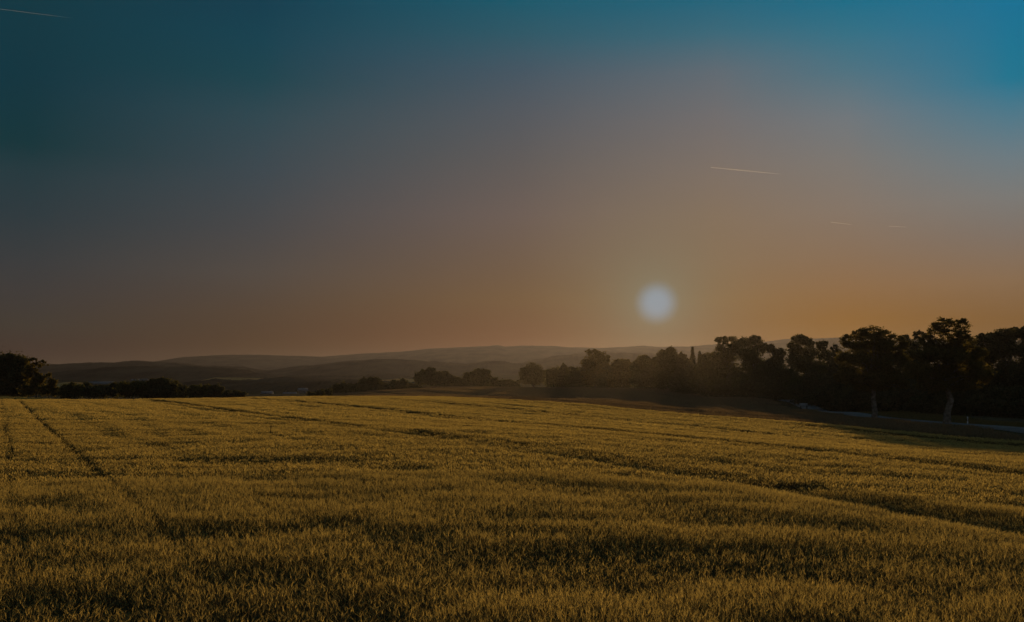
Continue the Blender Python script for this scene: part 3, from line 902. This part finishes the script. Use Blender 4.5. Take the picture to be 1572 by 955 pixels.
G7 = 'two avenue trees by the road'
T('tree', 'left avenue tree by the road with broad crown and bare pale trunk', 'tree', 1343, 642.5, 104,
  [(1338, 509, 18, 9), (1330, 522, 16, 9), (1352, 524, 16, 8), (1342, 517, 9, 6), (1318, 514, 12, 8), (1302, 522, 12, 9), (1358, 515, 13, 9), (1376, 522, 12, 9), (1318, 532, 22, 10), (1355, 534, 26, 12), (1388, 530, 8, 8), (1310, 552, 26, 15), (1350, 556, 30, 15), (1382, 553, 15, 15),
   (1300, 576, 20, 15), (1335, 580, 32, 15), (1372, 577, 22, 17), (1388, 589, 12, 8), (1345, 594, 34, 9)], M_leaf_warm, 0.19, 0.85, 0.5, 0.30, group=G7)
T('tree', 'right avenue tree by the road, taller, with twin-lobed top', 'tree', 1454, 650, 87,
  [(1448, 497, 16, 9), (1476, 499, 12, 10), (1433, 507, 11, 9), (1460, 512, 18, 9), (1478, 514, 12, 8), (1420, 522, 13, 9), (1448, 527, 24, 11), (1482, 527, 16, 11), (1425, 545, 26, 15), (1462, 548, 30, 15), (1497, 545, 17, 14),
   (1412, 570, 24, 15), (1450, 574, 34, 16), (1492, 570, 26, 17), (1512, 578, 12, 12), (1432, 592, 30, 10), (1472, 593, 28, 10)], M_leaf_warm, 0.175, 0.85, 0.5, 0.32, group=G7)

G8 = 'undergrowth along the foot of the wood'
UNDER = [(905, 600, 268, 'low bush at the foot of the tall open-crowned tree'), (940, 601, 262, 'low bush at the foot of the soft rounded tree'), (1005, 603, 246, 'low bush between the domed tree and the twin-bump tree'),
         (1060, 606, 224, 'low bush at the foot of the conifers'), (1105, 611, 200, 'low bush before the flat-topped big tree'), (1135, 614, 192, 'low bush between the twin big trees'),
         (1172, 618, 182, 'low bush before the dip in the wood'), (1208, 621, 172, 'low bush behind the small bench'), (1252, 624, 158, 'low bush right of the small bench'), (1292, 629, 148, 'low bush at the left of the left avenue trunk'),
         (1325, 633, 140, 'low dark bush seen just left of the left avenue trunk'), (1365, 636, 134, 'low dark bush seen right of the left avenue trunk'), (1405, 640, 128, 'low dark bush midway between the avenue trunks'),
         (1438, 642, 124, 'low dark bush seen left of the right avenue trunk'), (1480, 644, 119, 'low dark bush behind the right reflector post'), (1522, 646, 116, 'low dark bush at the wood foot near the right edge'),
         (1560, 648, 112, 'low dark bush at the wood foot on the right edge'), (1600, 650, 108, 'low dark bush at the wood foot past the right edge')]
for xp_, yb_, D_, lab in UNDER:
    w = 34 if xp_ > 1150 else 27
    bush(lab, xp_, yb_, D_, [(xp_ - w * 0.5, yb_ - w * 0.62, w * 0.7, w * 0.5), (xp_ + w * 0.5, yb_ - w * 0.75, w * 0.7, w * 0.55), (xp_, yb_ - w * 1.1, w * 0.6, w * 0.5), (xp_, yb_ - w * 0.3, w, w * 0.36)], M_leaf_dark, 0.30, 0.9, 0.15, group=G8)

# ------------------------------------------------------------------ valley houses
M_plaster = rough('plaster', (0.10, 0.097, 0.095), (0.14, 0.135, 0.13), 0.4)
M_roof_grey = rough('slate_roof', (0.13, 0.135, 0.15), (0.18, 0.185, 0.20), 0.5)
M_roof_red = rough('tile_roof', (0.22, 0.10, 0.06), (0.32, 0.15, 0.09), 0.5)
def box_mesh(name, x0, x1, y0, y1, z0, z1, mat):
    V = [(x, y, z) for z in (z0, z1) for y in (y0, y1) for x in (x0, x1)]
    F = [(0, 2, 3, 1), (4, 5, 7, 6), (0, 1, 5, 4), (2, 6, 7, 3), (0, 4, 6, 2), (1, 3, 7, 5)]
    return mesh_np(name, np.array(V), np.array(F), mat)
def house(label, xp_, yb_, D_, w, d, hw, hr, roof_mat, rz, name='house', cat='house'):
    x, y, z = ray(xp_, yb_, D_)
    root = empty(name, (x, y, z))
    root.rotation_euler.z = rz
    tag(root, label, cat, 'pale houses in the valley')
    obj('wall', box_mesh('wall', -w / 2, w / 2, -d / 2, d / 2, -5, hw, M_plaster), root)
    o_ = 0.5
    V = [(-w / 2 - o_, -d / 2 - o_, hw - 0.2), (w / 2 + o_, -d / 2 - o_, hw - 0.2), (w / 2 + o_, d / 2 + o_, hw - 0.2), (-w / 2 - o_, d / 2 + o_, hw - 0.2), (-w / 2 - o_, 0, hw + hr), (w / 2 + o_, 0, hw + hr)]
    me = mesh_np('roof', np.array(V), [np.array([(0, 1, 5, 4), (2, 3, 4, 5), (0, 3, 2, 1)]), np.array([(0, 4, 3), (1, 2, 5)])], roof_mat)
    obj('roof', me, root)
    M_win = M_roof_grey
    for k in range(max(2, int(w // 4))):
        wx = -w / 2 + (k + 0.5) * w / max(2, int(w // 4))
        obj('window', box_mesh('window', wx - 0.5, wx + 0.5, -d / 2 - 0.04, -d / 2 + 0.1, hw * 0.4, hw * 0.4 + 1.3, M_win), root)
for h_ in [
    ('long pale barn roof below the dark hill at left', 156, 592, 480, 13, 8, 0.9, 1.3, M_roof_grey, 0.05),
    ('pale house left of the tallest hedge bush in the valley', 208, 588.5, 600, 4.6, 5, 1.5, 1.4, M_roof_grey, 0.3),
    ('pale house peeping over the tallest hedge bush', 222, 587.5, 605, 4, 4, 1.5, 1.3, M_plaster, -0.4),
    ('low pale house just over the brow of the wheat in the valley', 410, 606.5, 440, 4.5, 5, 0.9, 1.0, M_roof_grey, 0.1),
    ('brightest pale house at right in the valley by the copse', 465, 606.0, 440, 3.8, 4, 2.0, 1.3, M_roof_grey, 0.35),
    ('long low shed left of the brightest valley house', 445, 607, 445, 5.5, 4, 0.8, 0.8, M_roof_grey, 0.0),
]:
    house(*h_)

# ------------------------------------------------------------------ bench, reflector posts, stakes
M_plank = rough('weathered_plank', (0.34, 0.36, 0.38), (0.46, 0.48, 0.50), 3, 6, rgh=0.5)
M_white = rough('white_plastic', (0.45, 0.44, 0.43), (0.58, 0.57, 0.55), 3, rgh=0.4)
M_black = rough('black_band', (0.02, 0.02, 0.02), (0.03, 0.03, 0.03), 3, rgh=0.5)
M_refl = rough('reflector', (0.5, 0.5, 0.52), (0.6, 0.6, 0.62), 3, rgh=0.2)
M_stake = rough('stake_wood', (0.035, 0.028, 0.02), (0.07, 0.055, 0.04), 4)

bx, by, _ = ray(1234, 620, 150)
bench = tag(empty('bench', (bx, by, tz(bx, by) + 0.28)), 'small pale plank bench at the foot of the wood beyond the road', 'bench')
bench.rotation_euler.z = R(-8)
for yy in (-0.17, 0.0, 0.17):
    obj('seat_plank', box_mesh('seat_plank', -0.65, 0.65, yy - 0.075, yy + 0.075, 0.43, 0.48, M_plank), bench)
for sx in (-0.5, 0.5):
    obj('leg', box_mesh('leg', sx - 0.06, sx + 0.06, -0.2, 0.2, -0.35, 0.425, M_stake), bench)
for zz in (0.62, 0.78):
    obj('back_plank', box_mesh('back_plank', -0.65, 0.65, 0.26, 0.30, zz - 0.06, zz + 0.06, M_plank), bench)
for sx in (-0.5, 0.5):
    obj('back_post', box_mesh('back_post', sx - 0.03, sx + 0.03, 0.305, 0.345, 0.2, 0.86, M_stake), bench)

def reflector_post(label, xp_, yb_, D_):
    x, y, _ = ray(xp_, yb_, D_)
    root = tag(empty('reflector_post', (x, y, tz(x, y) - 0.32)), label, 'reflector post', 'white reflector posts along the road')
    def prism(z0, z1, w, slope=0.0):
        V = [(-w, -w * .8, z0), (w, -w * .8, z0), (0, w, z0), (-w, -w * .8, z1), (w, -w * .8, z1), (0, w, z1 + slope)]
        return np.array(V), [np.array([(0, 1, 4, 3), (1, 2, 5, 4), (2, 0, 3, 5)]), np.array([(0, 2, 1), (3, 4, 5)])]
    for nm, z0, z1, w, m_, sl in (('lower_post', -0.2, 0.66, 0.065, M_white, 0), ('black_band', 0.66, 0.90, 0.066, M_black, 0), ('cap', 0.90, 1.08, 0.065, M_white, 0.05)):
        v, f = prism(z0, z1, w, sl)
        o = obj(nm, mesh_np(nm, v, f, m_), root)
        if nm == 'black_band':
            obj('reflector', box_mesh('reflector', -0.03, 0.03, -0.066, -0.056, 0.69, 0.87, M_refl), o)
reflector_post('white reflector post with black band right of the right avenue tree', 1485, 650, 89)
reflector_post('white reflector post with black band beside the road below the bench', 1223, 626.5, 158)

def stake(label, xp_, D_, h, lean, r_=0.035):
    x = (xp_ - 786) / FPX * D_
    root = tag(empty('stake', (x, D_, tz(x, D_))), label, 'stake')
    root.rotation_euler = (0, lean, 0)
    ts = TubeSet()
    ts.add([(0, 0, -0.2), (0, 0, h * 0.5), (0, 0, h)], [r_, r_ * 0.9, r_ * 0.8], 8)
    obj('shaft', ts.mesh('shaft', M_stake), root)
    ts = TubeSet()
    ts.add([(0, 0, h), (0, 0, h + 0.04), (0, 0, h + 0.10)], [r_ * 1.25, r_ * 1.1, r_ * 0.15], 8)
    obj('point', ts.mesh('point', M_stake), root)
stake('thin dark stake standing alone in the wheat left of centre', 415, 38, 0.52, 0.05, 0.018)

# ------------------------------------------------------------------ vapour trails, high above the haze
def vapour_mat():
    m, t, out = new_mat('vapour')
    v = t.nodes.new('ShaderNodeVolumeScatter')
    v.inputs['Color'].default_value = (0.95, 0.95, 0.98, 1)
    v.inputs['Density'].default_value = 0.018
    v.inputs['Anisotropy'].default_value = 0.3
    t.links.new(v.outputs[0], out.inputs['Volume'])
    return m
M_vap = vapour_mat()
G9 = 'vapour trails in the evening sky'
for lab, a, b, D_, wpx in [
    ('vapour trail in the dark top left corner of the sky', (-40, 9), (113, 28), 12000, 0.42),
    ('longest bright vapour trail high above the sun', (1091, 257), (1203, 267.8), 12000, 0.75),
    ('short bright vapour trail right of the sun', (1275, 341), (1309, 345), 12000, 0.45),
    ('faintest short vapour trail nearest the right edge', (1364, 347.2), (1393, 348.8), 12000, 0.36),
]:
    pa, pb = np.array(ray(*a, D_)), np.array(ray(*b, D_ - 600))
    k = np.linspace(0, 1, 14)[:, None]
    pts = pa * (1 - k) + pb * k
    w = wpx * D_ / FPX
    ts = TubeSet()
    ts.add(pts - pa, [w * (0.75 + 0.3 * math.sin(3.1 * q_ + 0.5) + 0.05 * random.random()) * min(1, 0.25 + 6 * (1 - q_)) for q_ in k[:, 0]], 8)
    o = obj('vapour_trail', ts.mesh('vapour_trail', M_vap), None, pa)
    tag(o, lab, 'vapour trail', G9)

# ------------------------------------------------------------------ evening haze
m, t, out = new_mat('haze')
pv = t.nodes.new('ShaderNodeVolumePrincipled')
pv.inputs['Color'].default_value = (*HZ_COL, 1)
pv.inputs['Density'].default_value = HZ_DENS
pv.inputs['Anisotropy'].default_value = HZ_ANI
t.links.new(pv.outputs[0], out.inputs['Volume'])
zlo = float(gV[:, 2].min()) - 8
haze = obj('haze', box_mesh('haze', -9300, 9300, -9300, 9300, zlo, HZ_TOP, m))
tag(haze, kind='stuff')
haze['label'] = 'warm evening haze lying over the land'

# ------------------------------------------------------------------ thin mist added to warm and lighten the dark trees
def dome(name, c, rad, mat, nu=40, nv=20):
    V, F = [], []
    for j in range(nv + 1):
        th = math.pi * j / nv
        for i in range(nu):
            ph = 2 * math.pi * i / nu
            V.append((c[0] + rad[0] * math.sin(th) * math.cos(ph), c[1] + rad[1] * math.sin(th) * math.sin(ph), c[2] + rad[2] * math.cos(th)))
    for j in range(nv):
        for i in range(nu):
            F.append((j * nu + i, (j + 1) * nu + i, (j + 1) * nu + (i + 1) % nu, j * nu + (i + 1) % nu))
    return mesh_np(name, np.array(V), np.array(F), mat)
m, t, out = new_mat('sunglow')
pv = t.nodes.new('ShaderNodeVolumePrincipled')
pv.inputs['Color'].default_value = (0.98, 0.80, 0.50, 1)  # golden tint of the added glow, put into the scatter colour
# thins out evenly towards its edge
SUNGLOW_R = (150.0, 120.0, 26.0)
mc = t.nodes.new('ShaderNodeTexCoord')
md_ = t.nodes.new('ShaderNodeVectorMath'); md_.operation = 'DIVIDE'
md_.inputs[1].default_value = SUNGLOW_R
ml = t.nodes.new('ShaderNodeVectorMath'); ml.operation = 'LENGTH'
mr_ = t.nodes.new('ShaderNodeMapRange'); mr_.interpolation_type = 'SMOOTHSTEP'
for i_, v_ in enumerate((1.0, 0.0, 0.0, 0.0001)):
    mr_.inputs[i_ + 1].default_value = v_
t.links.new(mc.outputs['Object'], md_.inputs[0]); t.links.new(md_.outputs[0], ml.inputs[0])
t.links.new(ml.outputs['Value'], mr_.inputs[0]); t.links.new(mr_.outputs[0], pv.inputs['Density'])
pv.inputs['Anisotropy'].default_value = 0.72
t.links.new(pv.outputs[0], out.inputs['Volume'])
sunglow = obj('sunglow', dome('sunglow', (0, 0, 0), SUNGLOW_R, m))
sunglow.location = (58, 175, CAM_H - 3.0)
sunglow.rotation_euler = (0, 0, -SUN_AZ)
tag(sunglow, kind='stuff')
sunglow['label'] = 'thin added mist hanging before the trees below the sun'
